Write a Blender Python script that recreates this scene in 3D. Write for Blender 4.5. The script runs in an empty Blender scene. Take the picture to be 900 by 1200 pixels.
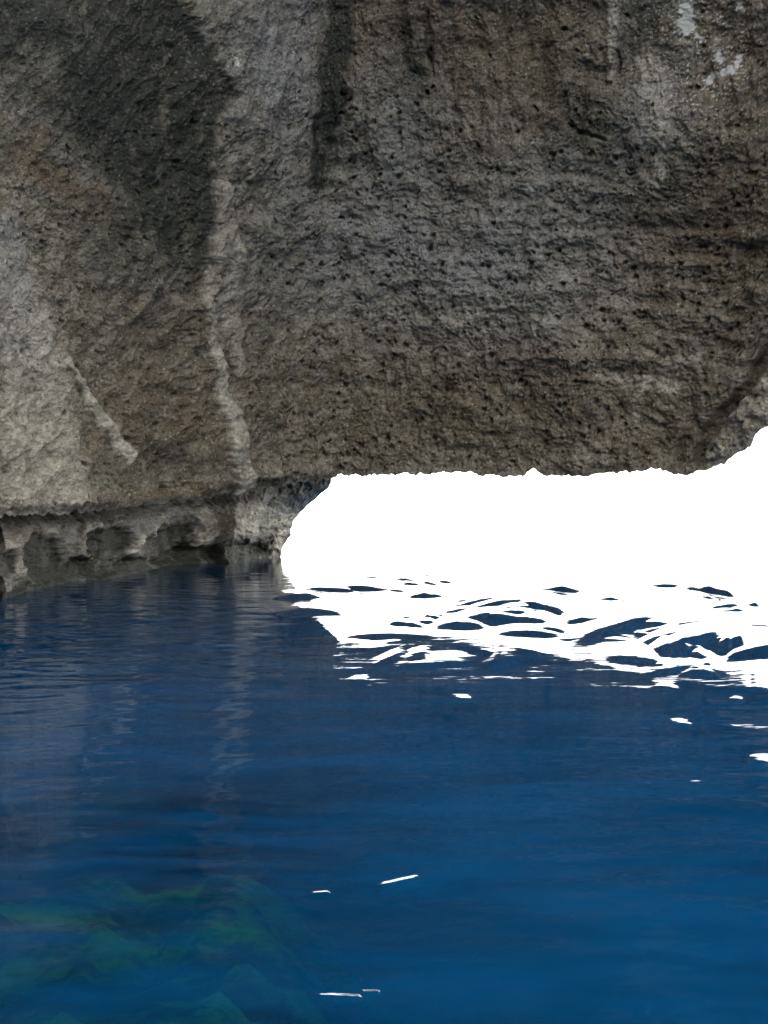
import bpy, math
import numpy as np
from mathutils import Vector

# ------------------------------------------------------------------ camera, sky, sun, exposure
scene = bpy.context.scene
CAM_H = 1.5            # eye height above the sea, sitting in a small boat
F = 1178.0             # focal length in photo pixels (900 x 1200 photo)
HX, HY = 450.0, 622.0  # photo column of the view axis, photo row of the horizon

cam_d = bpy.data.cameras.new('camera')
cam = bpy.data.objects.new('camera', cam_d)
scene.collection.objects.link(cam)
cam.location = (0, 0, CAM_H)
cam.rotation_euler = (math.radians(90), 0, 0)
cam_d.sensor_fit = 'VERTICAL'
cam_d.sensor_height = 36.0
cam_d.lens = 36.0 * F / 1200.0
cam_d.shift_y = (HY - 600.0) / 1200.0
cam_d.clip_start = 0.05
cam_d.clip_end = 20000
scene.camera = cam

SUN_EL, SUN_AZ = 42.0, -30.0       # azimuth measured from +Y, negative = to the left
w = bpy.data.worlds.new('World')
scene.world = w
w.use_nodes = True
wn, wl = w.node_tree.nodes, w.node_tree.links
wn.clear()
sky = wn.new('ShaderNodeTexSky')
sky.sky_type = 'NISHITA'
sky.sun_disc = False
sky.sun_elevation = math.radians(SUN_EL)
sky.sun_rotation = math.radians(SUN_AZ)
sky.dust_density = 1.0
sky.air_density = 1.0
hs = wn.new('ShaderNodeHueSaturation')
hs.inputs['Saturation'].default_value = 0.18
bg = wn.new('ShaderNodeBackground')
bg.inputs['Strength'].default_value = 0.12
wo = wn.new('ShaderNodeOutputWorld')
wl.new(sky.outputs[0], hs.inputs['Color'])
wl.new(hs.outputs[0], bg.inputs[0])
wl.new(bg.outputs[0], wo.inputs[0])

sl = bpy.data.lights.new('sun', 'SUN')
sl.energy = 3.0
sl.angle = math.radians(0.5)
sl.color = (1.0, 0.95, 0.88)
sun = bpy.data.objects.new('sun', sl)
scene.collection.objects.link(sun)
_e, _a = math.radians(SUN_EL), math.radians(SUN_AZ)
sdir = Vector((math.sin(_a) * math.cos(_e), math.cos(_a) * math.cos(_e), math.sin(_e)))
sun.rotation_euler = (-sdir).to_track_quat('-Z', 'Y').to_euler()
sun.location = sdir * 80

vs = scene.view_settings
vs.view_transform = 'Standard'
vs.look = 'None'
vs.gamma = 1.0
vs.use_curve_mapping = False
vs.exposure = 2.7
cy = scene.cycles
cy.max_bounces = 4
cy.diffuse_bounces = 3
cy.glossy_bounces = 2
cy.transparent_max_bounces = 4
cy.caustics_reflective = False
cy.caustics_refractive = False

# ------------------------------------------------------------------ numeric helpers
rng = np.random.default_rng(7)
PERM = rng.permutation(256).astype(np.int32)
PERM = np.concatenate([PERM, PERM, PERM])

GR2 = np.stack([np.cos(np.arange(256) * 2.399963), np.sin(np.arange(256) * 2.399963)]).astype(np.float32)

def perlin(x, y, seed=0.0):
    x = np.asarray(x, np.float32); y = np.asarray(y, np.float32)
    k = int(seed * 37.7) & 255
    xi, yi = np.floor(x), np.floor(y)
    fx, fy = x - xi, y - yi
    X, Y = (xi.astype(np.int32) + k) & 255, (yi.astype(np.int32) + 3 * k) & 255
    u = fx * fx * fx * (fx * (fx * 6 - 15) + 10); v = fy * fy * fy * (fy * (fy * 6 - 15) + 10)
    hx0, hx1 = PERM[X], PERM[X + 1]
    def g(hx, dx, dy):
        h = PERM[hx + Y + dy]
        return GR2[0][h] * (fx - dx) + GR2[1][h] * (fy - dy)
    a = g(hx0, 0, 0); b = g(hx0, 0, 1)
    a += u * (g(hx1, 1, 0) - a); b += u * (g(hx1, 1, 1) - b)
    a += v * (b - a)
    return 1.35 * a

def fbm(x, y, z=0.0, oct=4, gain=0.5, lac=2.03, ridged=False):
    s, a, tot = 0.0, 1.0, 0.0
    for i in range(oct):
        n = perlin(x, y, z + 7.31 * i)
        if ridged: n = 1.0 - 2.0 * np.abs(n)
        s = s + a * n; tot += a
        a *= gain; x = x * lac; y = y * lac
    return s / tot

def sstep(e0, e1, x):
    t = np.clip((x - e0) / (e1 - e0), 0, 1)
    return t * t * (3 - 2 * t)

def interp(x, pts):
    p = np.array(pts, float)
    return np.interp(x, p[:, 0], p[:, 1])

def stroke(X, Y, pts):
    """soft mask of a brush stroke: pts = (x, y, half width); 1 on the axis, 0.5 at the half width"""
    best = np.full(X.shape, 9.0, np.float32)
    for (x0, y0, w0), (x1, y1, w1) in zip(pts[:-1], pts[1:]):
        dx, dy = x1 - x0, y1 - y0
        t = np.clip(((X - x0) * dx + (Y - y0) * dy) / (dx * dx + dy * dy + 1e-6), 0, 1)
        d = np.hypot(X - x0 - t * dx, Y - y0 - t * dy) / (w0 + (w1 - w0) * t)
        best = np.minimum(best, d)
    return 1 - sstep(0.55, 1.45, best)

def blob(X, Y, cx, cy, rx, ry, ang=0.0):
    c, s = math.cos(math.radians(ang)), math.sin(math.radians(ang))
    u, v = (X - cx) * c + (Y - cy) * s, -(X - cx) * s + (Y - cy) * c
    return np.exp(-(u / rx) ** 2 - (v / ry) ** 2)

def place(px, py, D):
    """photo column, photo row and distance along the view axis -> point in the place"""
    return np.stack([(px - HX) / F * D, D, CAM_H + (HY - py) / F * D], -1)

def mesh_from(name, co, quads, attrs=None, smooth=True):
    used, inv = np.unique(quads, return_inverse=True)
    quads = inv.reshape(quads.shape)
    me = bpy.data.meshes.new(name)
    me.vertices.add(len(used))
    me.vertices.foreach_set('co', co[used].astype(np.float32).ravel())
    me.loops.add(quads.size)
    me.loops.foreach_set('vertex_index', quads.astype(np.int32).ravel())
    me.polygons.add(len(quads))
    me.polygons.foreach_set('loop_start', np.arange(0, quads.size, 4, dtype=np.int32))
    if smooth:
        me.polygons.foreach_set('use_smooth', np.ones(len(quads), bool))
    for k, v in (attrs or {}).items():
        v = v[used]
        if v.ndim == 1:
            a = me.attributes.new(k, 'FLOAT', 'POINT')
            a.data.foreach_set('value', v.astype(np.float32))
        else:
            a = me.attributes.new(k, 'FLOAT_VECTOR', 'POINT')
            a.data.foreach_set('vector', v.astype(np.float32).ravel())
    me.update(calc_edges=True)
    me.validate()
    return me

def link(name, me, mat, parent=None):
    o = bpy.data.objects.new(name, me)
    scene.collection.objects.link(o)
    if mat: me.materials.append(mat)
    if parent: 
        o.parent = parent
        o.matrix_parent_inverse = parent.matrix_world.inverted()
    return o

def empty(name, loc):
    o = bpy.data.objects.new(name, None)
    scene.collection.objects.link(o)
    o.location = loc
    o.empty_display_size = 0.3
    bpy.context.view_layer.update()
    return o

def tag(o, label=None, cat=None, group=None, kind=None):
    for k, v in (('label', label), ('category', cat), ('group', group), ('kind', kind)):
        if v: o[k] = v

# ------------------------------------------------------------------ materials
def new_mat(name):
    m = bpy.data.materials.new(name)
    m.use_nodes = True
    m.node_tree.nodes.clear()
    return m, m.node_tree.nodes, m.node_tree.links

def mixc(n, l, fac, a, b, mode='MIX'):
    x = n.new('ShaderNodeMix'); x.data_type = 'RGBA'; x.blend_type = mode
    for sock, v in ((x.inputs[0], fac), (x.inputs[6], a), (x.inputs[7], b)):
        if isinstance(v, (int, float)): sock.default_value = v
        elif isinstance(v, tuple): sock.default_value = (*v, 1.0)
        else: l.new(v, sock)
    return x.outputs[2]

def mth(n, l, op, a, b=0.0, clamp=False):
    x = n.new('ShaderNodeMath'); x.operation = op; x.use_clamp = clamp
    for i, v in enumerate((a, b)):
        if isinstance(v, (int, float)): x.inputs[i].default_value = v
        else: l.new(v, x.inputs[i])
    return x.outputs[0]

def noise(n, l, vec, scale, detail=4, rough=0.6, stretch=None):
    if stretch:
        mp = n.new('ShaderNodeMapping'); l.new(vec, mp.inputs[0]); mp.inputs['Scale'].default_value = stretch
        vec = mp.outputs[0]
    t = n.new('ShaderNodeTexNoise')
    t.inputs['Scale'].default_value = scale
    t.inputs['Detail'].default_value = detail
    t.inputs['Roughness'].default_value = rough
    l.new(vec, t.inputs['Vector'])
    return t.outputs[0]

def ramp(n, l, fac, lo, hi):
    r = n.new('ShaderNodeMapRange'); r.interpolation_type = 'SMOOTHSTEP'
    l.new(fac, r.inputs[0]); r.inputs[1].default_value = lo; r.inputs[2].default_value = hi
    return r.outputs[0]

def attr(n, name, out='Fac'):
    a = n.new('ShaderNodeAttribute'); a.attribute_name = name
    return a.outputs[out]

def rock_material():
    m, n, l = new_mat('cave_rock')
    V = attr(n, 'rock_uv', 'Vector')
    big = noise(n, l, V, 0.9, 4, 0.62)
    mid = noise(n, l, V, 3.2, 5, 0.68)
    fine = noise(n, l, V, 26.0, 3, 0.7)
    vert = noise(n, l, V, 2.6, 4, 0.65, (1.0, 0.17, 1.0))
    col = mixc(n, l, ramp(n, l, mid, 0.36, 0.66), (0.160, 0.133, 0.092), (0.400, 0.345, 0.262))
    col = mixc(n, l, mth(n, l, 'MULTIPLY', ramp(n, l, big, 0.46, 0.60), 0.6), col, (0.185, 0.132, 0.076))
    col = mixc(n, l, mth(n, l, 'MULTIPLY', ramp(n, l, vert, 0.52, 0.62), 0.6), col, (0.40, 0.37, 0.315))
    col = mixc(n, l, mth(n, l, 'MULTIPLY', ramp(n, l, noise(n, l, V, 1.7, 3, 0.6), 0.50, 0.62), 0.6), col, (0.120, 0.118, 0.064))
    # weathering patches of the rock, with shade of recesses painted into dark
    blue = mth(n, l, 'MULTIPLY', attr(n, 'blue'), mth(n, l, 'ADD', 0.35, ramp(n, l, mid, 0.38, 0.6)), True)
    col = mixc(n, l, blue, col, (0.36, 0.345, 0.325))
    brown = mth(n, l, 'MULTIPLY', attr(n, 'brown'), mth(n, l, 'ADD', 0.35, ramp(n, l, vert, 0.36, 0.62)), True)
    col = mixc(n, l, brown, col, (0.165, 0.108, 0.060))
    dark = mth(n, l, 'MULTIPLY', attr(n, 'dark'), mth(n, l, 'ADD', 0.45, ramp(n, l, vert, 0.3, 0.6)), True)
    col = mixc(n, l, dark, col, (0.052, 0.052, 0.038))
    pale = mth(n, l, 'MULTIPLY', attr(n, 'pale'), mth(n, l, 'ADD', 0.5, ramp(n, l, mid, 0.35, 0.6)), True)
    col = mixc(n, l, pale, col, (0.60, 0.53, 0.42))
    # dark specks painted in as shade of small pits, and pale crust grains
    def specks(scale, size, thr):
        vo = n.new('ShaderNodeTexVoronoi'); vo.inputs['Scale'].default_value = scale
        l.new(V, vo.inputs['Vector'])
        sp = n.new('ShaderNodeSeparateColor'); l.new(vo.outputs['Color'], sp.inputs[0])
        pick = mth(n, l, 'GREATER_THAN', mth(n, l, 'ADD', sp.outputs[0], mth(n, l, 'MULTIPLY', mth(n, l, 'SUBTRACT', big, 0.5), 1.6)), thr)
        rad = mth(n, l, 'MULTIPLY', mth(n, l, 'ADD', 0.45, sp.outputs[1]), size)
        wob = mth(n, l, 'ADD', vo.outputs['Distance'], mth(n, l, 'MULTIPLY', mth(n, l, 'SUBTRACT', fine, 0.5), 0.35))
        return mth(n, l, 'MULTIPLY', mth(n, l, 'LESS_THAN', wob, rad), pick)
    spare = mth(n, l, 'SUBTRACT', 1.0, mth(n, l, 'MULTIPLY', attr(n, 'pale'), 0.7))
    col = mixc(n, l, mth(n, l, 'MULTIPLY', mth(n, l, 'MULTIPLY', specks(6.5, 0.26, 0.68), spare), 0.75), col, (0.030, 0.028, 0.024))
    col = mixc(n, l, mth(n, l, 'MULTIPLY', mth(n, l, 'MULTIPLY', specks(10.5, 0.26, 0.6), spare), 0.6), col, (0.040, 0.037, 0.030))
    col = mixc(n, l, mth(n, l, 'MULTIPLY', specks(9.0, 0.24, 0.66), mth(n, l, 'SUBTRACT', 0.62, mth(n, l, 'MULTIPLY', attr(n, 'dark'), 0.55), True)), col, (0.56, 0.52, 0.45))
    g2 = mth(n, l, 'MAXIMUM', 0.3, mth(n, l, 'ADD', -0.25, mth(n, l, 'MULTIPLY', noise(n, l, V, 9.0, 5, 0.78), 2.55)))
    c2 = n.new('ShaderNodeCombineColor')
    for i in range(3): l.new(g2, c2.inputs[i])
    col = mixc(n, l, 1.0, col, c2.outputs[0], 'MULTIPLY')
    # fine mineral grain
    gr = mth(n, l, 'ADD', 0.55, mth(n, l, 'MULTIPLY', fine, 0.9))
    cg = n.new('ShaderNodeCombineColor')
    for i in range(3): l.new(gr, cg.inputs[i])
    col = mixc(n, l, 1.0, col, cg.outputs[0], 'MULTIPLY')
    white = mth(n, l, 'MULTIPLY', attr(n, 'white'), 1.0, True)
    col = mixc(n, l, white, col, (0.78, 0.75, 0.68))
    b = n.new('ShaderNodeBsdfPrincipled')
    l.new(col, b.inputs['Base Color'])
    b.inputs['Roughness'].default_value = 0.78
    b.inputs['Specular IOR Level'].default_value = 0.35
    hgt = mth(n, l, 'ADD', mth(n, l, 'MULTIPLY', noise(n, l, V, 5.0, 2, 0.5), 0.4), mth(n, l, 'MULTIPLY', noise(n, l, V, 17.0, 4, 0.75), 0.65))
    bp = n.new('ShaderNodeBump'); bp.inputs['Strength'].default_value = 1.0; bp.inputs['Distance'].default_value = 0.16
    l.new(hgt, bp.inputs['Height']); l.new(bp.outputs[0], b.inputs['Normal'])
    o = n.new('ShaderNodeOutputMaterial'); l.new(b.outputs[0], o.inputs[0])
    return m

def water_material():
    m, n, l = new_mat('sea_water')
    tc = n.new('ShaderNodeTexCoord')
    P = tc.outputs['Object']
    var = noise(n, l, P, 1.1, 5, 0.62, (0.55, 1.3, 1.0))
    col = mixc(n, l, ramp(n, l, var, 0.35, 0.68), (0.0006, 0.029, 0.074), (0.0009, 0.042, 0.108))  # streaks mimic the shading of waves in the body colour
    body = n.new('ShaderNodeBsdfDiffuse'); l.new(col, body.inputs[0])
    tr = n.new('ShaderNodeBsdfTransparent'); tr.inputs[0].default_value = (0.30, 0.80, 0.66, 1)
    m1 = n.new('ShaderNodeMixShader'); l.new(attr(n, 'clear'), m1.inputs[0])
    l.new(body.outputs[0], m1.inputs[1]); l.new(tr.outputs[0], m1.inputs[2])
    gl = n.new('ShaderNodeBsdfGlossy'); gl.inputs['Roughness'].default_value = 0.03
    gl.inputs['Color'].default_value = (1, 1, 1, 1)
    bp = n.new('ShaderNodeBump'); bp.inputs['Strength'].default_value = 0.2; bp.inputs['Distance'].default_value = 0.02
    l.new(noise(n, l, P, 2.2, 3, 0.5, (0.6, 1.5, 1.0)), bp.inputs['Height'])
    l.new(bp.outputs[0], gl.inputs['Normal'])
    fr = n.new('ShaderNodeFresnel'); fr.inputs[0].default_value = 1.14
    m2 = n.new('ShaderNodeMixShader')
    l.new(fr.outputs[0], m2.inputs[0]); l.new(m1.outputs[0], m2.inputs[1]); l.new(gl.outputs[0], m2.inputs[2])
    o = n.new('ShaderNodeOutputMaterial'); l.new(m2.outputs[0], o.inputs[0])
    return m

def seabed_material(name, c0, c1, sc, st=None):
    m, n, l = new_mat(name)
    tc = n.new('ShaderNodeTexCoord')
    k = noise(n, l, tc.outputs['Object'], sc, 6, 0.65, st)
    col = mixc(n, l, ramp(n, l, k, 0.44, 0.66), c0, c1)
    b = n.new('ShaderNodeBsdfPrincipled'); l.new(col, b.inputs['Base Color']); b.inputs['Roughness'].default_value = 0.9
    bp = n.new('ShaderNodeBump'); bp.inputs['Distance'].default_value = 0.1
    l.new(k, bp.inputs['Height']); l.new(bp.outputs[0], b.inputs['Normal'])
    o = n.new('ShaderNodeOutputMaterial'); l.new(b.outputs[0], o.inputs[0])
    return m

ROCK = rock_material()
WATER = water_material()

# ------------------------------------------------------------------ the overhanging cave wall
LIP = [(-2500, 640), (-900, 622), (-200, 610), (0, 604), (60, 601), (120, 598), (180, 590), (240, 583), (300, 573), (345, 566),
       (378, 563), (388, 561), (400, 557), (440, 556), (480, 556), (520, 555), (548, 553), (565, 557), (590, 559), (615, 556),
       (625, 550), (640, 557), (690, 558), (705, 554), (740, 553), (772, 549), (790, 555), (805, 557), (830, 551), (860, 535),
       (880, 523), (885, 511), (900, 500), (960, 455), (1080, 380), (1300, 250), (1700, 60), (2200, -150)]
DEPTH = [(-2500, 4.4), (-1500, 6.8), (-900, 9.8), (-400, 14.5), (0, 21.3), (100, 28), (180, 35), (250, 41.5), (330, 46.5),
         (385, 48), (600, 45), (800, 41), (900, 38), (1200, 31), (1700, 25), (2200, 20)]
G_RIGHT = [(-0.1, 1.02), (0.05, 1.0), (0.2, 0.96), (0.53, 0.87), (1.0, 0.72), (2.0, 0.45), (4.0, 0.2)]
G_LEFT = [(-0.1, 1.02), (0.05, 1.0), (0.2, 0.97), (0.53, 0.88), (1.0, 0.78), (2.0, 0.64), (4.0, 0.42)]

def smooth_interp(x, pts, width):
    return sum(interp(x + d * width, pts) for d in (-1, -0.5, 0, 0.5, 1)) / 5

def build_wall():
    step = 1.06
    core = np.arange(-12, 912, step)
    left = -12 - np.cumsum(np.geomspace(1.5, 190, 62)); left = left[left > -2500][::-1]
    right = 911 + np.cumsum(np.geomspace(1.5, 120, 48)); right = right[right < 2200]
    px = np.concatenate([left, core, right])
    s = np.concatenate([np.arange(0, 615, step)])
    b_extra = np.linspace(0, 1, 46)[1:] ** 1.6
    lip = interp(px, LIP)
    jag = 3.4 * perlin(px / 15.0, px * 0 + 3.1) + 2.2 * perlin(px / 5.5, px * 0 + 9.1) + 1.2 * perlin(px / 2.6, px * 0 + 5.1)
    lip = lip + jag * (1.6 - 0.6 * sstep(380, 410, px))
    rows = [lip[None, :] - s[:, None]]
    top = rows[0][-1]
    rows.append(top[None, :] + (-900 - top[None, :]) * b_extra[:, None])
    PY = np.concatenate(rows, 0)
    PX = np.broadcast_to(px[None, :], PY.shape)
    S = lip[None, :] - PY
    Bv = (HY - PY) / F
    k = sstep(-250, 420, PX)
    Dl = smooth_interp(PX, DEPTH, 60)
    g = smooth_interp(Bv, G_LEFT, 0.05) * (1 - k) + smooth_interp(Bv, G_RIGHT, 0.05) * k
    D = Dl * g
    mpp = D / F
    X, Y = PX.astype(np.float32), PY.astype(np.float32)
    # the texture frame runs with the wall, not with the noise of the lip
    infr = (1 - sstep(40, 400, np.maximum(np.maximum(-X, X - 900), -Y)))
    wx = X + 11 * fbm(X / 50, Y / 50, 1.0, 4, 0.5); wy = Y + 11 * fbm(X / 50, Y / 50, 5.0, 4, 0.5)

    # ---- big forms (in photo pixels of relief; + = towards the viewer)
    R = np.zeros(X.shape, np.float32)
    R += 40 * fbm(X / 190, Y / 230, 2.0, 3)
    left_edge = interp(Y, [(-200, 180), (0, 213), (60, 240), (110, 272), (140, 245), (200, 240), (260, 246), (330, 238), (450, 262), (600, 285)])
    edge_w = left_edge + 7 * fbm(X / 40, Y / 25, 3.3, 3)
    R += -9 * (1 - sstep(-6, 6, X - edge_w)) * sstep(420, 240, Y)
    R += -14 * stroke(wx, wy, [(215, -60, 45), (170, 60, 60), (150, 150, 50), (200, 230, 38), (215, 330, 26)])
    R += -10 * stroke(wx, wy, [(404, -80, 16), (396, 60, 19), (386, 140, 16), (382, 215, 10)])
    rib1 = np.maximum(stroke(wx, wy, [(245, 250, 3), (243, 300, 5), (237, 400, 5), (255, 470, 8), (272, 535, 10), (283, 574, 11)]),
                      stroke(wx, wy, [(250, 215, 6), (258, 300, 11), (264, 380, 12), (270, 440, 6)]) * 0.9)
    rib2 = stroke(wx, wy, [(68, 420, 4), (100, 465, 6), (128, 508, 8), (152, 542, 7)])
    slab = np.maximum(stroke(wx, wy, [(-20, 260, 26), (15, 380, 34), (30, 470, 44), (35, 590, 60)]), 0)
    R += 12 * rib1 + 9 * rib2 + 16 * slab + 14 * slab * fbm(wx / 40, wy / 60, 17.0, 3)
    R += 6 * stroke(wx, wy, [(730, -60, 12), (722, 40, 9), (716, 90, 6)])
    # gully left of the ribs and the hollow above the ledge
    R += -12 * stroke(wx, wy, [(165, 400, 26), (190, 480, 30), (205, 555, 30)])
    R += -13 * stroke(wx, wy, [(150, 575, 22), (175, 540, 20), (205, 560, 20)])
    # crack, flake and bedding
    crack = stroke(wx, wy, [(510, -60, 3.4), (503, 20, 3.2), (500, 52, 2.4), (508, 90, 1.6)])
    R += -9 * crack
    slot = stroke(wx, wy, [(244, 213, 2.4), (270, 212, 3.4), (292, 214, 2)])
    R += -7 * slot
    fl_in = (stroke(wx, wy, [(688, 120, 16), (692, 140, 16)]))
    fl_edge = np.maximum(stroke(wx, wy, [(668, 112, 2.5), (666, 138, 3.2), (676, 154, 3), (712, 160, 2)]), stroke(wx, wy, [(725, 60, 1.5), (727, 84, 2.2)]))
    R += 5 * fl_in - 10 * fl_edge
    beds = 0
    for (y0, amp, xa, xb) in ((378, 4, 330, 640), (300, 4, 480, 900), (268, 5, 560, 900), (240, 5, 430, 900), (330, 4, 520, 900),
                              (208, 4, 470, 700), (410, 3, 300, 900), (355, 3, 640, 900)):
        yy = y0 + 7 * fbm(X / 90, X * 0 + y0, 0.5, 3) + (X - 600) * 0.012
        R += amp * np.tanh((Y - yy) / 4.0) * sstep(xa, xa + 60, X) * (1 - sstep(xb - 60, xb + 1, X) * (xb < 899)) * (0.5 + 0.9 * np.clip(0.5 + fbm(X / 45, Y / 45, y0, 2), 0, 1)) * np.exp(-((Y - yy) / 22) ** 2) * 0.6
    # right hand spur behind a cleft
    cleft = stroke(wx, wy, [(905, 392, 6), (893, 425, 6), (872, 458, 6), (842, 488, 7), (826, 512, 8), (818, 540, 6)])
    R += -26 * cleft
    spur_edge = interp(Y, [(380, 905), (425, 896), (460, 876), (490, 848), (512, 831), (545, 824)])
    spur = sstep(-4, 10, X - spur_edge) * sstep(385, 420, Y)
    R += -6 * spur + 10 * spur * fbm(wx / 30, wy / 40, 8.0, 3, ridged=True)
    R += -6 * (1 - spur) * stroke(wx, wy, [(800, 520, 9), (770, 545, 8)])
    # ---- rough weathered surface
    rough = 0.35 + 0.85 * np.clip(fbm(X / 90, Y / 80, 4.4, 3) + 0.45, 0, 1)
    smoothzone = np.clip(0.8 * rib1 + 0.85 * rib2 + 0.75 * slab + 0.55 * blob(X, Y, 320, 90, 60, 110) + 0.5 * blob(X, Y, 590, 80, 70, 90), 0, 0.85)
    rough = rough * (1 - smoothzone)
    n1 = fbm(wx / 42, wy / 36, 1.7, 4, 0.55)
    n2 = fbm(wx / 19, wy / 17, 6.7, 5, 0.72)
    n3 = fbm(wx / 26, wy / 20, 9.2, 4, 0.55, ridged=True)
    calm = 1 - 0.3 * sstep(230, 120, Y) - 0.15 * sstep(260, 150, X)
    R += 20 * n1 * (0.5 + 0.5 * rough) * calm + 12 * n2 * rough * calm + 5 * n3 * rough * calm
    R += 1.7 * perlin(X / 3.0, Y / 2.8, 2.2)
    upper = sstep(260, 120, Y)
    R += 17 * fbm(wx / 44, wy / 190, 13.0, 4, 0.55, ridged=True) * upper * sstep(200, 300, X)
    R += 7 * fbm(wx / 90, wy / 17, 14.0, 4, 0.6) * sstep(200, 260, Y) * sstep(520, 420, Y) * sstep(330, 480, X)
    R += 18 * fbm((wx + 0.5 * wy) / 46, (wy - 0.5 * wx) / 170, 15.0, 4, 0.55, ridged=True) * sstep(320, 220, X)
    R += 14 * np.abs(fbm(wx / 70, wy / 55, 16.0, 4, 0.55)) * sstep(420, 480, Y)
    diag = fbm((wx + 0.6 * wy) / 14, (wy - 0.6 * wx) / 60, 3.9, 3)
    R += 3 * diag * (1 - sstep(180, 330, X))
    # ---- solution pits
    pit = np.zeros(X.shape, np.float32)
    c0 = len(left); nc, nr = len(core), len(s)
    dens = (0.35 + 0.9 * np.clip(0.4 + 1.3 * fbm(X / 80, Y / 70, 12.0, 3), 0, 1)) * (1 - 0.85 * smoothzone)
    dens *= 0.12 + 0.88 * sstep(80, 260, Y)
    for i in range(12000):
        cx = rng.uniform(0, nc); cy = rng.uniform(0, nr)
        ii, jj = int(cy), c0 + int(cx)
        if rng.random() > dens[min(ii, nr - 1), min(jj, X.shape[1] - 1)]: continue
        if cy < 5: continue
        r = 0.8 + 2.4 * rng.random() ** 5
        asp = rng.uniform(0.6, 1.0); an = rng.uniform(0, 3.14)
        q = int(r * 2) + 2
        i0, i1, j0, j1 = max(0, ii - q), min(nr, ii + q + 1), max(0, jj - q), jj + q + 1
        gy, gx = np.mgrid[i0:i1, j0:j1]
        dy, dx = gy - cy, gx - (c0 + cx)
        u = dx * math.cos(an) + dy * math.sin(an); v = (-dx * math.sin(an) + dy * math.cos(an)) / asp
        d2 = (u * u + v * v) / (r * r)
        sub = pit[i0:i1, j0:j1]
        np.maximum(sub, (3.8 * r) * np.exp(-d2 * d2 * 0.9)[:, :sub.shape[1]], out=sub)
    R -= pit
    # lip stays on its outline, thins out a little towards the edge
    R *= 0.25 + 0.75 * sstep(0, 14, S)
    R = R * (infr * 0.75 + 0.25)

    P0 = place(PX, PY, D)
    dv = np.gradient(P0, axis=0); du = np.gradient(P0, axis=1)
    N = np.cross(du, dv)
    N /= np.linalg.norm(N, axis=-1, keepdims=True) + 1e-9
    tocam = np.array([0, 0, CAM_H]) - P0
    sgn = np.sign((N * tocam).sum(-1, keepdims=True)); N *= sgn
    tocam /= np.linalg.norm(tocam, axis=-1, keepdims=True)
    N = N * 0.55 + tocam * 0.45          # keep oblique stretches from sliding sideways
    P = P0 + N * (R * mpp)[..., None]

    # ---- weathering attributes, some with shade painted in
    bw = 14 * fbm(X / 35, Y / 35, 20.0, 4)
    bx, by = X + bw, Y + 14 * fbm(X / 35, Y / 35, 24.0, 4)
    blue = 0.85 * blob(bx, by, 320, 70, 60, 110) + 0.75 * blob(bx, by, 560, 330, 130, 70) + 0.45 * blob(bx, by, 470, 140, 50, 110) \
        + 0.55 * blob(bx, by, 390, 280, 120, 90) + 0.6 * stroke(bx, by, [(-10, 270, 26), (10, 400, 36)]) + 0.5 * blob(bx, by, 630, 230, 110, 60) \
        + 0.5 * blob(bx, by, 775, 150, 55, 60) + 0.35 * blob(bx, by, 90, 110, 40, 60)
    brown = 0.75 * blob(bx, by, 860, 270, 80, 110) + 0.6 * blob(bx, by, 180, 480, 90, 110) + 0.5 * blob(bx, by, 620, 70, 100, 80) \
        + 0.5 * blob(bx, by, 480, 30, 90, 50) + 0.65 * stroke(bx, by, [(40, 170, 22), (80, 230, 22), (140, 260, 18)]) + 0.6 * stroke(bx, by, [(0, 600, 10), (150, 590, 14), (300, 572, 9)]) \
        + 0.55 * stroke(bx, by, [(230, 200, 12), (228, 330, 14)]) + 0.55 * blob(bx, by, 600, 490, 280, 70) + 0.4 * blob(bx, by, 880, 80, 50, 90)
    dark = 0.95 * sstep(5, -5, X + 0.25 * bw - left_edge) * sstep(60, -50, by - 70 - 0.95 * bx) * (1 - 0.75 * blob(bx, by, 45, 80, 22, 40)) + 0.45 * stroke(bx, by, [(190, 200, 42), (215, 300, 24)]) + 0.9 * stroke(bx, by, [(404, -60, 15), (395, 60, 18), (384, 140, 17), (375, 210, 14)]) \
        + 0.55 * blob(bx, by, 150, 290, 70, 70) + 0.55 * blob(bx, by, 690, 140, 40, 45) + 0.6 * blob(bx, by, 760, 20, 30, 45) + 0.45 * blob(bx, by, 480, 60, 24, 70) \
        + 0.7 * stroke(bx, by, [(-10, 601, 5), (180, 588, 6), (330, 564, 5)]) + 0.5 * blob(bx, by, 180, 540, 60, 26) + 0.4 * blob(bx, by, 800, 250, 90, 30)  # also paints shade: turned-away left face, slot, gully, hollow, groove
    brk = np.clip(0.95 + 1.1 * fbm(X / 24, Y / 34, 18.0, 4, 0.6), 0, 1)
    pale = (0.95 * rib1 * (0.55 + 0.45 * sstep(380, 470, Y)) + 0.8 * rib2 + 0.58 * slab * sstep(250, 420, Y)) * brk + 0.3 * blob(bx, by, 560, 370, 120, 14) \
        + 0.55 * stroke(bx, by, [(700, 440, 5), (740, 446, 9), (790, 452, 6)]) + 0.4 * stroke(bx, by, [(762, 415, 3), (795, 428, 6), (820, 412, 4)]) \
        + 0.4 * stroke(bx, by, [(752, 440, 4), (750, 490, 6)]) + 0.5 * stroke(bx, by, [(727, -40, 10), (722, 60, 6), (715, 95, 4)]) \
        + 0.55 * stroke(bx, by, [(760, 70, 14), (778, 130, 16), (775, 190, 8), (772, 220, 4)]) + 0.4 * spur + 0.45 * blob(bx, by, 690, 532, 18, 14)
    cw = 8 * fbm(X / 8, Y / 8, 30.0, 3, 0.7)
    cx_, cy_ = X + cw, Y + 8 * fbm(X / 8, Y / 8, 34.0, 3, 0.7)
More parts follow.
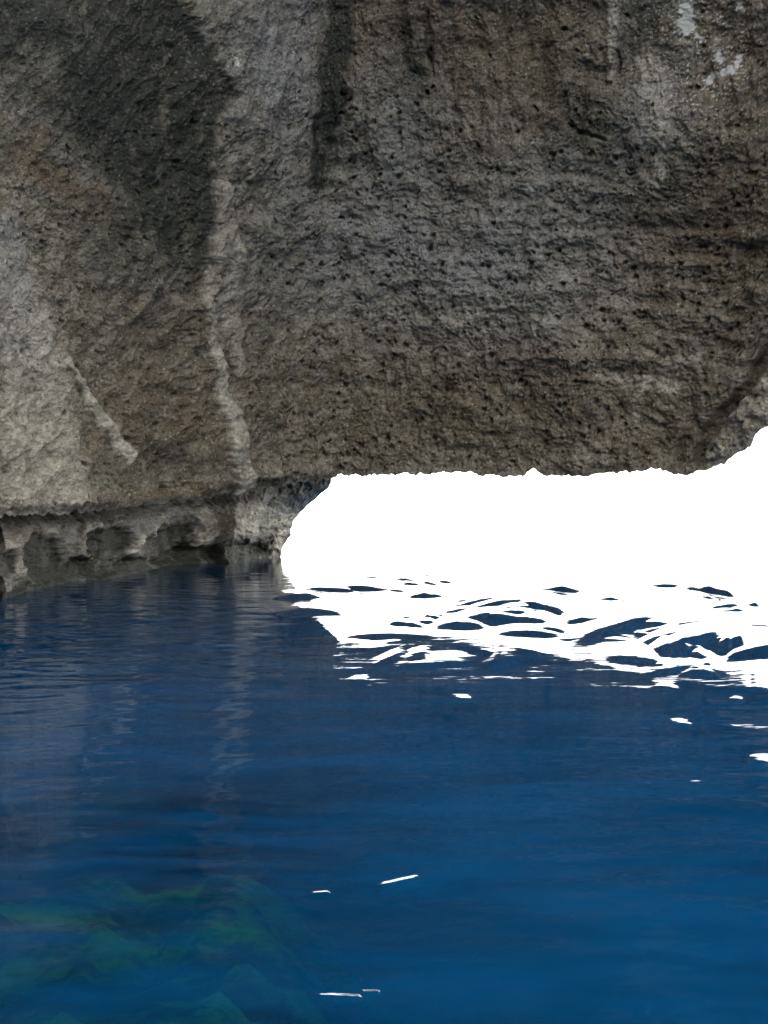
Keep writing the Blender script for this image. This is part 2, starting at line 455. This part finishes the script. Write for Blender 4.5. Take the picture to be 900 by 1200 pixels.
    patches = [[(803, -20, 7), (806, 10, 8), (805, 36, 6)], [(848, 84, 4), (858, 82, 6), (867, 68, 3.5)], [(842, 62, 3), (846, 72, 3)],
               [(868, 8, 4), (872, 14, 3.5)], [(832, 96, 5), (838, 88, 4)], [(816, 40, 3), (822, 46, 3)], [(269, 70, 3), (270, 75, 3)]]
    masks = [stroke(cx_, cy_, p) for p in patches]
    spk = fbm(X / 3.0, Y / 3.0, 40.0, 2)
    white = sum(sstep(0.4, 0.6, m_) for m_ in masks) + sstep(0.26, 0.40, spk) * (blob(X, Y, 830, 60, 60, 80) * 1.3 + 0.45 * blob(X, Y, 780, 150, 50, 60) + 0.22 * blob(X, Y, 270, 70, 60, 60) + 0.18)
    white = np.clip(white, 0, 1) * infr

    uv = np.stack([wx * 0.03, wy * 0.03, R * 0.03], -1)
    # ---- the back of the rock, a few metres behind the face, so that the wall is a solid mass
    rb = np.unique(np.concatenate([np.arange(0, 40, 4), np.linspace(40, PY.shape[0] - 1, 46).astype(int)]))
    t = np.clip(S[rb] / 60, 0, 1)
    Db = D[rb] * (1 + 0.03 + 0.16 * t) + 0.4 + 2.5 * t
    Pb = place(PX[rb], PY[rb] - 4 - 30 * t, Db)
    nr_, nc_ = PY.shape
    idx = np.arange(nr_ * nc_).reshape(nr_, nc_)
    q = np.stack([idx[:-1, :-1], idx[:-1, 1:], idx[1:, 1:], idx[1:, :-1]], -1).reshape(-1, 4)
    nb = len(rb)
    ib = nr_ * nc_ + np.arange(nb * nc_).reshape(nb, nc_)
    qb = np.stack([ib[:-1, :-1], ib[1:, :-1], ib[1:, 1:], ib[:-1, 1:]], -1).reshape(-1, 4)
    qe = np.concatenate([np.stack([idx[0, :-1], ib[0, :-1], ib[0, 1:], idx[0, 1:]], -1),
                         np.stack([idx[-1, :-1], idx[-1, 1:], ib[-1, 1:], ib[-1, :-1]], -1)])
    co = np.concatenate([P.reshape(-1, 3), Pb.reshape(-1, 3)])
    def full(a):
        return np.concatenate([a.reshape(nr_ * nc_, *a.shape[2:]), a[rb].reshape(nb * nc_, *a.shape[2:])])
    AT = {'blue': full(np.clip(blue, 0, 1) * infr), 'brown': full(np.clip(brown, 0, 1) * infr), 'dark': full(np.clip(dark, 0, 1) * infr),
          'pale': full(np.clip(pale, 0, 1) * infr), 'white': full(white), 'rock_uv': full(uv)}
    # ---- parts of the wall cut out along their own outlines
    reg = np.zeros((nr_, nc_), np.int16)
    r1a = stroke(wx, wy, [(245, 250, 3), (243, 300, 5), (237, 400, 5), (255, 470, 8), (272, 535, 10), (283, 574, 11)]) > 0.45
    r1b = (stroke(wx, wy, [(250, 215, 6), (258, 300, 11), (264, 380, 12), (270, 440, 6)]) > 0.45) & ~r1a
    parts = [('mineral_streak', r1a, 'narrow pale mineral streak ending just above the ledge'), ('mineral_streak', r1b, 'grey pitted mineral streak below the short slot'),
             ('mineral_streak', rib2 > 0.45, 'slanting pale mineral streak left of the gully'), ('mineral_apron', (slab > 0.5) & (X > -200), 'broad smooth pale apron at the left edge'),
             ('rock_flake', (fl_in > 0.5), 'loose dark flake with a cracked outline'), ('rock_spur', (spur > 0.6) & (X > 800) & (X < 1100), 'pinkish grey spur behind a dark cleft')]
    parts += [('calcite_patch', mk > 0.5, None) for mk in masks]
    for i, (_, mk, _) in enumerate(parts):
        reg[mk & (reg == 0)] = i + 1
    rf = reg[:-1, :-1].ravel()
    root = empty('rock_overhang', (1.0, 44.0, 0.0))
    tag(root, 'dark grey-brown pitted rock overhang filling the upper half above the white opening', 'rock')
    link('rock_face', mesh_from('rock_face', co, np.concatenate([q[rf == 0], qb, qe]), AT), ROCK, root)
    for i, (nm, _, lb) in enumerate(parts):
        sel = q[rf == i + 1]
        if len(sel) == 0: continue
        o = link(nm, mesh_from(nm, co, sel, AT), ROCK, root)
        if lb: o['label'] = lb

build_wall()

# ------------------------------------------------------------------ the scalloped ledge at the waterline
WLINE = [(-2500, 1200), (-900, 800), (-200, 716), (0, 703), (25, 694), (55, 688), (90, 681), (130, 678), (175, 668), (215, 661), (250, 659),
         (285, 660), (322, 658), (332, 655), (400, 652)]

def build_ledge():
    step = 1.3
    core = np.arange(-12, 396, step)
    left = -12 - np.cumsum(np.geomspace(2, 190, 50)); left = left[left > -2500][::-1]
    px = np.concatenate([left, core])
    # right hand outline: the ledge ends in a nose that leans out over the water
    v = np.linspace(0, 1, 96)
    top = interp(px, LIP) - 14
    wl_ = interp(px, WLINE)
    Dw = CAM_H * F / np.maximum(wl_ - HY, 4)
    Dw = np.where(px < 0, interp(px, DEPTH) * 1.08, Dw)
    wl_ = np.where(px < 0, HY + CAM_H * F / Dw, wl_)
    PX = np.broadcast_to(px[None, :], (96, len(px))).copy()
    PY = top[None, :] * (1 - v[:, None]) + wl_[None, :] * v[:, None]
    Dt = interp(px, DEPTH) + 4.0
    vv = sstep(0, 0.55, v)[:, None]
    D = Dt[None, :] * (1 - vv) + Dw[None, :] * vv
    # squeeze columns into the outline of the nose
    edge = interp(PY, [(540, 392), (562, 389), (570, 386), (580, 375), (598, 354), (612, 343), (628, 340), (642, 331), (660, 328), (700, 326)])
    edge = edge + 1.8 * perlin(PY / 6.0, PY * 0 + 2.0)
    lim = 250.0
    PX = np.where(PX > lim, lim + (PX - lim) * (edge - lim) / (core[-1] - lim), PX)
    X, Y = PX.astype(np.float32), PY.astype(np.float32)
    wx = X + 16 * fbm(X / 28, Y / 28, 51.0, 4, 0.6); wy = Y + 14 * fbm(X / 28, Y / 28, 55.0, 4, 0.6)
    R = 9 * fbm(wx / 40, wy / 30, 52.0, 5, 0.65) + 11.0 * fbm(wx / 22, wy / 18, 53.0, 5, 0.65, ridged=True) + 7 * fbm(wx / 9, wy / 7, 54.0, 4, 0.7)
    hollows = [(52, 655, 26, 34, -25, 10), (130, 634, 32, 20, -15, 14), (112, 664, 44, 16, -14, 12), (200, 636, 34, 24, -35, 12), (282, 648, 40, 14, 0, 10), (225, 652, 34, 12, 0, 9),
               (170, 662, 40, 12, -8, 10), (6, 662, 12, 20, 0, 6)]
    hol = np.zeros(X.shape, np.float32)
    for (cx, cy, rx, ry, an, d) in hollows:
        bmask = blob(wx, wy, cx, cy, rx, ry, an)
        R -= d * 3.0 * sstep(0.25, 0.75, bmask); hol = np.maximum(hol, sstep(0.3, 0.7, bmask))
    ribs = [[(0, 640, 8), (30, 628, 8), (60, 618, 5)], [(0, 690, 7), (20, 668, 8), (35, 648, 7)], [(88, 672, 4), (92, 650, 5), (100, 628, 6), (110, 615, 5)],
            [(135, 664, 4), (155, 642, 4), (175, 628, 5), (190, 612, 5)], [(225, 632, 8), (245, 622, 12), (240, 605, 12)], [(262, 622, 10), (300, 610, 14), (335, 606, 14)], [(318, 650, 8), (330, 630, 10)]]
    masks = [stroke(wx, wy, r) for r in ribs]
    rib = np.clip(sum(masks), 0, 1)
    R += 6 * rib
    step_ = 0
    R += 3 * np.tanh((Y - (interp(X, LIP) + 26 + 6 * fbm(X / 30, X * 0, 57.0, 2))) / 3)
    R *= 0.4 + 0.6 * sstep(0, 0.08, 1 - v[:, None])
    rock_in = sstep(18, 0, Y - interp(X, LIP))          # tuck back under the overhang
    R -= 40 * rock_in
    P0 = place(PX, PY, D)
    tocam = np.array([0, 0, CAM_H]) - P0
    tocam /= np.linalg.norm(tocam, axis=-1, keepdims=True)
    side = tocam * 0.85 + np.array([0.35, 0, 0.0])
    sw = sstep(240, 330, PX)[..., None]
    side = side * (1 - sw) + tocam * sw
    P = P0 + side * (R * D / F)[..., None]
    # up behind the overhang, so that the mass is closed above the groove
    Pt = np.stack([P[0] + np.array([0, 0.6, 0]) + np.array([0, 0.02, 1.0]) * h for h in (9.0, 4.0, 1.5, 0.5)])
    # below the sea, and round the nose to the back
    foot = [P[-1] + np.array([-0.05, 0.15, 0]) * 0 + np.array([0, 0, -z]) + np.array([0.0, 0.15 * z, 0]) for z in (0.25, 0.8, 1.8, 3.5, 6.5)]
    P = np.concatenate([Pt, P, np.stack(foot)], 0)
    nr = P.shape[0]
    back = [P[:, -1] + np.array([-0.25 * k, 1.2 * k, 0.0]) for k in (0.4, 1.2, 3.0, 7.0)]
    P = np.concatenate([P, np.stack(back, 1)], 1)
    def ext(a):
        a = np.concatenate([np.repeat(a[:1], 4, 0), a, np.repeat(a[-1:], 5, 0)], 0)
        return np.concatenate([a, np.repeat(a[:, -1:], 4, 1)], 1)
    Xe, Ye = ext(X), ext(Y)
    nr, nc = P.shape[:2]
    bx, by = Xe + 8 * fbm(Xe / 25, Ye / 25, 60.0, 3), Ye + 8 * fbm(Xe / 25, Ye / 25, 61.0, 3)
    wline = ext(np.broadcast_to(interp(px, WLINE)[None, :], X.shape))
    pale = np.clip(ext(rib) * 0.6 * np.clip(0.7 + 1.5 * fbm(Xe / 14, Ye / 12, 66.0, 4, 0.65), 0, 1.2) + 0.35 * blob(bx, by, 290, 605, 60, 25) - ext(hol), 0, 1)
    blue = np.clip(0.45 * blob(bx, by, 250, 625, 80, 30) + 0.35, 0, 1)
    under = np.zeros((nr, nc)); under[100:] = 1
    pale = pale * (1 - under)
    dark = np.clip(under + 0.22 + 0.8 * ext(hol) + 1.0 * sstep(28, 6, wline - Ye + 8 * fbm(Xe / 20, Ye / 20, 62.0, 3)), 0, 1)  # hollows painted dark as shade, plus a dark band at the waterline
    brown = np.clip(0.6 * blob(bx, by, 315, 645, 18, 16) + 0.35 * ext(hol), 0, 1)
    flat = lambda a: a.reshape(nr * nc, *a.shape[2:])
    AT = {'blue': flat(blue), 'brown': flat(brown), 'dark': flat(dark), 'pale': flat(pale), 'white': flat(pale * 0),
          'rock_uv': flat(np.stack([Xe * 0.03, Ye * 0.03 + 0.004 * np.arange(nr)[:, None], Xe * 0 + 7.0], -1))}
    idx = np.arange(nr * nc).reshape(nr, nc)
    q = np.stack([idx[:-1, :-1], idx[1:, :-1], idx[1:, 1:], idx[:-1, 1:]], -1).reshape(-1, 4)
    reg = np.zeros((nr, nc), np.int16)
    for i, mk in enumerate(masks):
        m2 = ext(mk) > 0.55; m2[100:] = False; m2[:4] = False; m2[:, len(px):] = False
        reg[m2 & (reg == 0)] = i + 1
    rf = reg[:-1, :-1].ravel()
    root = empty('waterline_ledge', (-8.0, 24.0, 0.0))
    tag(root, 'pale grey scalloped rock ledge with dark hollows at the waterline below the overhang', 'rock ledge')
    co = P.reshape(-1, 3)
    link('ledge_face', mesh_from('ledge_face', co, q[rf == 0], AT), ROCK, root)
    for i in range(len(masks)):
        sel = q[rf == i + 1]
        if len(sel): link('rock_rib', mesh_from('rock_rib', co, sel, AT), ROCK, root)

build_ledge()

# ------------------------------------------------------------------ the sea
def shelf_depth(x, y):
    """metres of water over the rock shelf that runs out from the left hand wall"""
    d = 0.45 + 0.75 * np.clip(x + 0.95, 0, 9) ** 1.7 + 1.0 * np.clip(y - 5.4, 0, 99)
    d = d + 0.7 * fbm(x * 0.8, y * 1.5, 90.0, 4, 0.6)
    return np.clip(d, 0.22, 7.2)

def build_sea():
    core = np.tan(np.linspace(math.atan((-25 - HX) / F), math.atan((925 - HX) / F), 780))
    az = np.arctan(core)
    rest = np.linspace(az[-1], az[0] + 2 * math.pi, 120)[1:-1]
    th = np.concatenate([az, rest])                       # azimuth from +Y, clockwise
    py = np.concatenate([np.geomspace(60, 1, 40)[:-1] ** 1.0 * 60 + 1215, np.arange(1215, 770, -1.0), np.arange(770, 640, -0.55), 640 - np.cumsum(np.geomspace(0.6, 0.35, 34))])
    py = py[py > HY + 0.4]
    r = CAM_H * F / (py - HY)
    r = np.concatenate([[0.02], r, [6000, 9000]])
    A, Rr = np.meshgrid(th, r)
    X, Y = Rr * np.sin(A), Rr * np.cos(A)
    front = (np.cos(A) > 0.75)
    PX = np.where(front, HX + F * np.tan(np.where(front, A, 0)), -9999)
    PYr = HY + CAM_H * F / np.maximum(Y, 0.01) * front + (1 - front) * 9999
    dep = np.arctan(CAM_H / Rr)                            # angle below the horizon at which calm water lies
    Dlip = interp(PX, DEPTH)
    lip_z = CAM_H + (HY - smooth_interp(PX, LIP, 60)) / F * Dlip
    lip_el = np.arctan(lip_z / np.maximum(Dlip - Y, 1.5))      # how high the lip of the rock stands seen from each spot of the water
    x_, y_ = PX.astype(np.float32), PYr.astype(np.float32)
    near = np.exp(-(Rr / 55.0) ** 4)
    # --- slope of the water along the line of sight: back of a low swell in front of the opening
    edge = interp(PX, [(300, 655), (330, 690), (360, 722), (400, 752), (440, 758), (500, 746), (560, 750), (620, 762), (700, 778), (780, 795), (850, 802), (900, 812), (1000, 830)])
    edge = edge + 7 * fbm(x_ / 45, y_ * 0 + 3.0, 70.0, 3)
    inside = sstep(3, -3, y_ - edge) * sstep(322, 430, PX)
    need = (dep - lip_el) / 2
    tau = np.maximum(need + math.radians(0.25), 0) * inside
    slope = -np.tan(tau)
    below = sstep(-1, 4, y_ - edge) * sstep(75, 35, y_ - edge) * sstep(335, 420, PX)
    slope = slope + np.tan(np.maximum(math.radians(0.7) - need, 0)) * below
    # wave fronts turned to the viewer: (column, row, half width, half height, lean)
    isl = [(487, 679, 46, 8, -6), (540, 667, 12, 3, -10), (420, 690, 30, 5, 0), (432, 676, 22, 2.5, -4), (385, 692, 26, 4, 0), (500, 700, 16, 4, 0), (545, 702, 20, 3, -6),
           (685, 672, 36, 5, 0), (655, 690, 22, 5, 0), (795, 663, 14, 4, 0), (785, 683, 24, 3, 0), (830, 687, 24, 6, -10), (870, 708, 34, 8, 0),
           (620, 718, 92, 15, 3), (560, 712, 30, 6, -4), (690, 728, 20, 4, 0), (745, 729, 30, 5, 0), (800, 745, 92, 16, 4), (740, 738, 40, 6, 0), (795, 762, 24, 6, 0), (800, 781, 40, 5, 2),
           (490, 730, 34, 5, 0), (540, 738, 20, 4, 0), (640, 740, 16, 3, 0), (900, 760, 30, 6, 3), (350, 700, 20, 4, 0), (360, 720, 30, 4, 0), (620, 745, 24, 3, 0), (715, 700, 10, 2, 0), (870, 725, 12, 2, 0)]
    rs = np.random.default_rng(21)
    for _ in range(28):
        cy_ = 652 + 130 * rs.random() ** 1.2; cx_ = rs.uniform(345, 930)
        isl.append((cx_, cy_, rs.uniform(8, 26) * (0.5 + (cy_ - 640) / 120), rs.uniform(1.0, 2.6) * (0.6 + (cy_ - 640) / 150), rs.uniform(-10, 6)))
    for k_ in [k_ for k_ in isl if k_[2] > 32 and k_[3] > 4.5]:
        isl.remove(k_)
        for _ in range(9 if k_[2] > 60 else 5):
            w_ = rs.uniform(0.22, 0.6)
            isl.append((k_[0] + k_[2] * rs.uniform(-0.8, 0.8), k_[1] + k_[3] * rs.uniform(-0.9, 0.9), k_[2] * w_, max(2.2, k_[3] * rs.uniform(0.25, 0.5)), k_[4] + rs.uniform(-6, 6)))
    hump = np.zeros(X.shape)
    
    th_px = HX + F * np.tan(np.where(front, A, 0))
    for (cx, cy, rx, ry, an) in isl:
        r0 = CAM_H * F / (cy + ry - HY)
        H = 1.15 * ry * r0 / F
        j_ = int(np.argmin(np.abs(th_px[0] - cx))); i_ = int(np.argmin(np.abs(r - r0)))
        lam = min(max((lip_el[i_, j_] - dep[i_, j_]) / 2 + math.radians(2.5), math.radians(3)), math.radians(24))
        L = H / math.tan(lam)
        jw = perlin(x_ / (0.8 * rx), x_ * 0 + cy, 71.0)
        u = (x_ - cx) / (1.7 * rx)
        Hu = H * np.clip(1 - u * u, 0, 1) ** 1.3 * (1 + 0.4 * jw)
        q_ = (Rr - r0 * (1 + 0.012 * np.clip(x_ - cx, -150, 150) * math.tan(math.radians(an)))) / L + (0.12 if rx > 20 else 0.0) * jw
        prof = sstep(0, 1, q_) * (1 - sstep(1.0, 4.5, q_))
        hump = np.maximum(hump, Hu * prof)
    # bright glints: short ripple backs turned away from the viewer
    gl = [(375, 1045, 11, 3, -3), (467, 1032, 22, 4, -12), (397, 1166, 26, 3, 3), (434, 1161, 10, 2.4, 0), (325, 1150, 3, 2, 0), (543, 816, 14, 3, 4), (797, 836, 15, 4, 3),
          (890, 871, 14, 5, -4), (421, 794, 13, 3, -4), (863, 807, 8, 2.4, 0), (490, 763, 13, 4, -10), (455, 768, 18, 4, -22), (620, 760, 20, 4, 5), (780, 795, 16, 4, 6)]
    glint = np.zeros(X.shape)
    for (cx, cy, rx, ry, an) in gl:
        j_ = int(np.argmin(np.abs(th_px[0] - cx))); i_ = int(np.argmin(np.abs(r - CAM_H * F / (cy - HY))))
        tn = math.tan(max(need[i_, j_] + math.radians(0.8 + 1.6 * sstep(880, 980, cy)), math.radians(1.5)))
        sh = np.clip(x_ - cx, -rx * 1.3, rx * 1.3) * math.tan(math.radians(an))
        ra = CAM_H * F / (cy + ry + sh - HY); rb_ = CAM_H * F / (cy - ry + sh - HY)
        Lb = rb_ - ra
        q_ = (Rr - ra) / Lb
        prof = np.where(q_ < 0, 1 + q_ / 0.9, 1 - q_)
        win = sstep(1.3, 0.8 if cy > 900 else 0.2, np.abs(x_ - cx + 2.0 * perlin(y_ / 2.5, y_ * 0 + cx)) / rx)
        glint = np.maximum(glint, tn * Lb * np.clip(prof, 0, 1) * win * front)
    slope *= near * front
    dr = np.diff(Rr, axis=0, prepend=Rr[:1])
    z = np.cumsum(slope * dr, axis=0)
    # the swell returns to mean sea level behind the opening and towards the viewer
    z0 = z.copy()
    kb = np.argmin(np.abs(r - 75.0))
    tail = z[kb][None, :] * sstep(14.0, 75.0, Rr)
    z = (z0 - tail) * front + hump * front + glint
    # small crossing waves and ripples
    amp = 0.036 * np.exp(-(Rr / 6.0) ** 2) + 0.003 + 0.022 * sstep(360, 250, PX) * front * sstep(6, 12, Rr)
    amp = amp * np.exp(-(Rr / 60) ** 4)
    wv = fbm(X * 0.9 + 0.3 * Y, Y * 1.5 - 0.2 * X, 80.0, 3, 0.42)
    calm = np.clip(1 - 0.8 * inside, 0, 1)
    quiet = 1 - sstep(0, 0.004, glint) * 0.7
    z = z + amp * wv * calm * quiet
    z = z + 0.0022 * fbm(X * 5.0, Y * 9.0, 84.0, 2) * np.exp(-(Rr / 9) ** 2)
    # keep angular seam and the coarse part calm
    P = np.stack([X, Y, z], -1)
    nr, nc = X.shape
    idx = np.arange(nr * nc).reshape(nr, nc)
    nx = np.roll(idx, -1, axis=1)
    q = np.stack([idx[:-1], nx[:-1], nx[1:], idx[1:]], -1).reshape(-1, 4)
    print('sea z range', z.min(), z.max())
    clear = 0.03 + (0.40 + 0.5 * fbm(X * 1.6, Y * 5.0, 97.0, 3)) * np.exp(-np.maximum(shelf_depth(X, Y) - 0.4, 0) / 0.75) * (np.hypot(X, Y) < 60)
    o = link('sea', mesh_from('sea', P.reshape(-1, 3), q, {'clear': clear.ravel()}), WATER)
    o['kind'] = 'structure'
    tag(o, 'deep blue sea in the cave mirroring the white sky under the opening', 'sea')

build_sea()

# ------------------------------------------------------------------ under the water
def build_seabed():
    g = np.linspace(-1, 1, 90)
    gx, gy = np.meshgrid(np.sign(g) * np.abs(g) ** 3 * 9000, np.sign(g) * np.abs(g) ** 3 * 9000)
    z = -7.0 + 0.6 * perlin(gx / 5, gy / 5)
    P = np.stack([gx, gy, z], -1).reshape(-1, 3)
    idx = np.arange(8100).reshape(90, 90)
    q = np.stack([idx[:-1, :-1], idx[:-1, 1:], idx[1:, 1:], idx[1:, :-1]], -1).reshape(-1, 4)
    o = link('seabed', mesh_from('seabed', P, q), seabed_material('seabed_sand', (0.010, 0.030, 0.045), (0.020, 0.05, 0.07), 0.3))
    o['kind'] = 'structure'
    sx_, sy_ = np.meshgrid(np.linspace(-9, 2.2, 190), np.linspace(-3, 14, 260))
    P = np.stack([sx_, sy_, -shelf_depth(sx_, sy_) - 0.02 + 0.05 * fbm(sx_ * 4, sy_ * 4, 95.0, 3)], -1)
    P[..., 2] -= 1.6 * sstep(5.0, 7.1, shelf_depth(sx_, sy_))
    idx = np.arange(190 * 260).reshape(260, 190)
    q = np.stack([idx[:-1, :-1], idx[:-1, 1:], idx[1:, 1:], idx[1:, :-1]], -1).reshape(-1, 4)
    o = link('submerged_shelf', mesh_from('submerged_shelf', P.reshape(-1, 3), q), seabed_material('shelf_rock', (0.022, 0.022, 0.016), (0.22, 0.32, 0.10), 2.6, (0.5, 1.6, 1.0)))
    tag(o, 'dark brown and green rock shelf under the water along the lower left', 'rock shelf')

build_seabed()
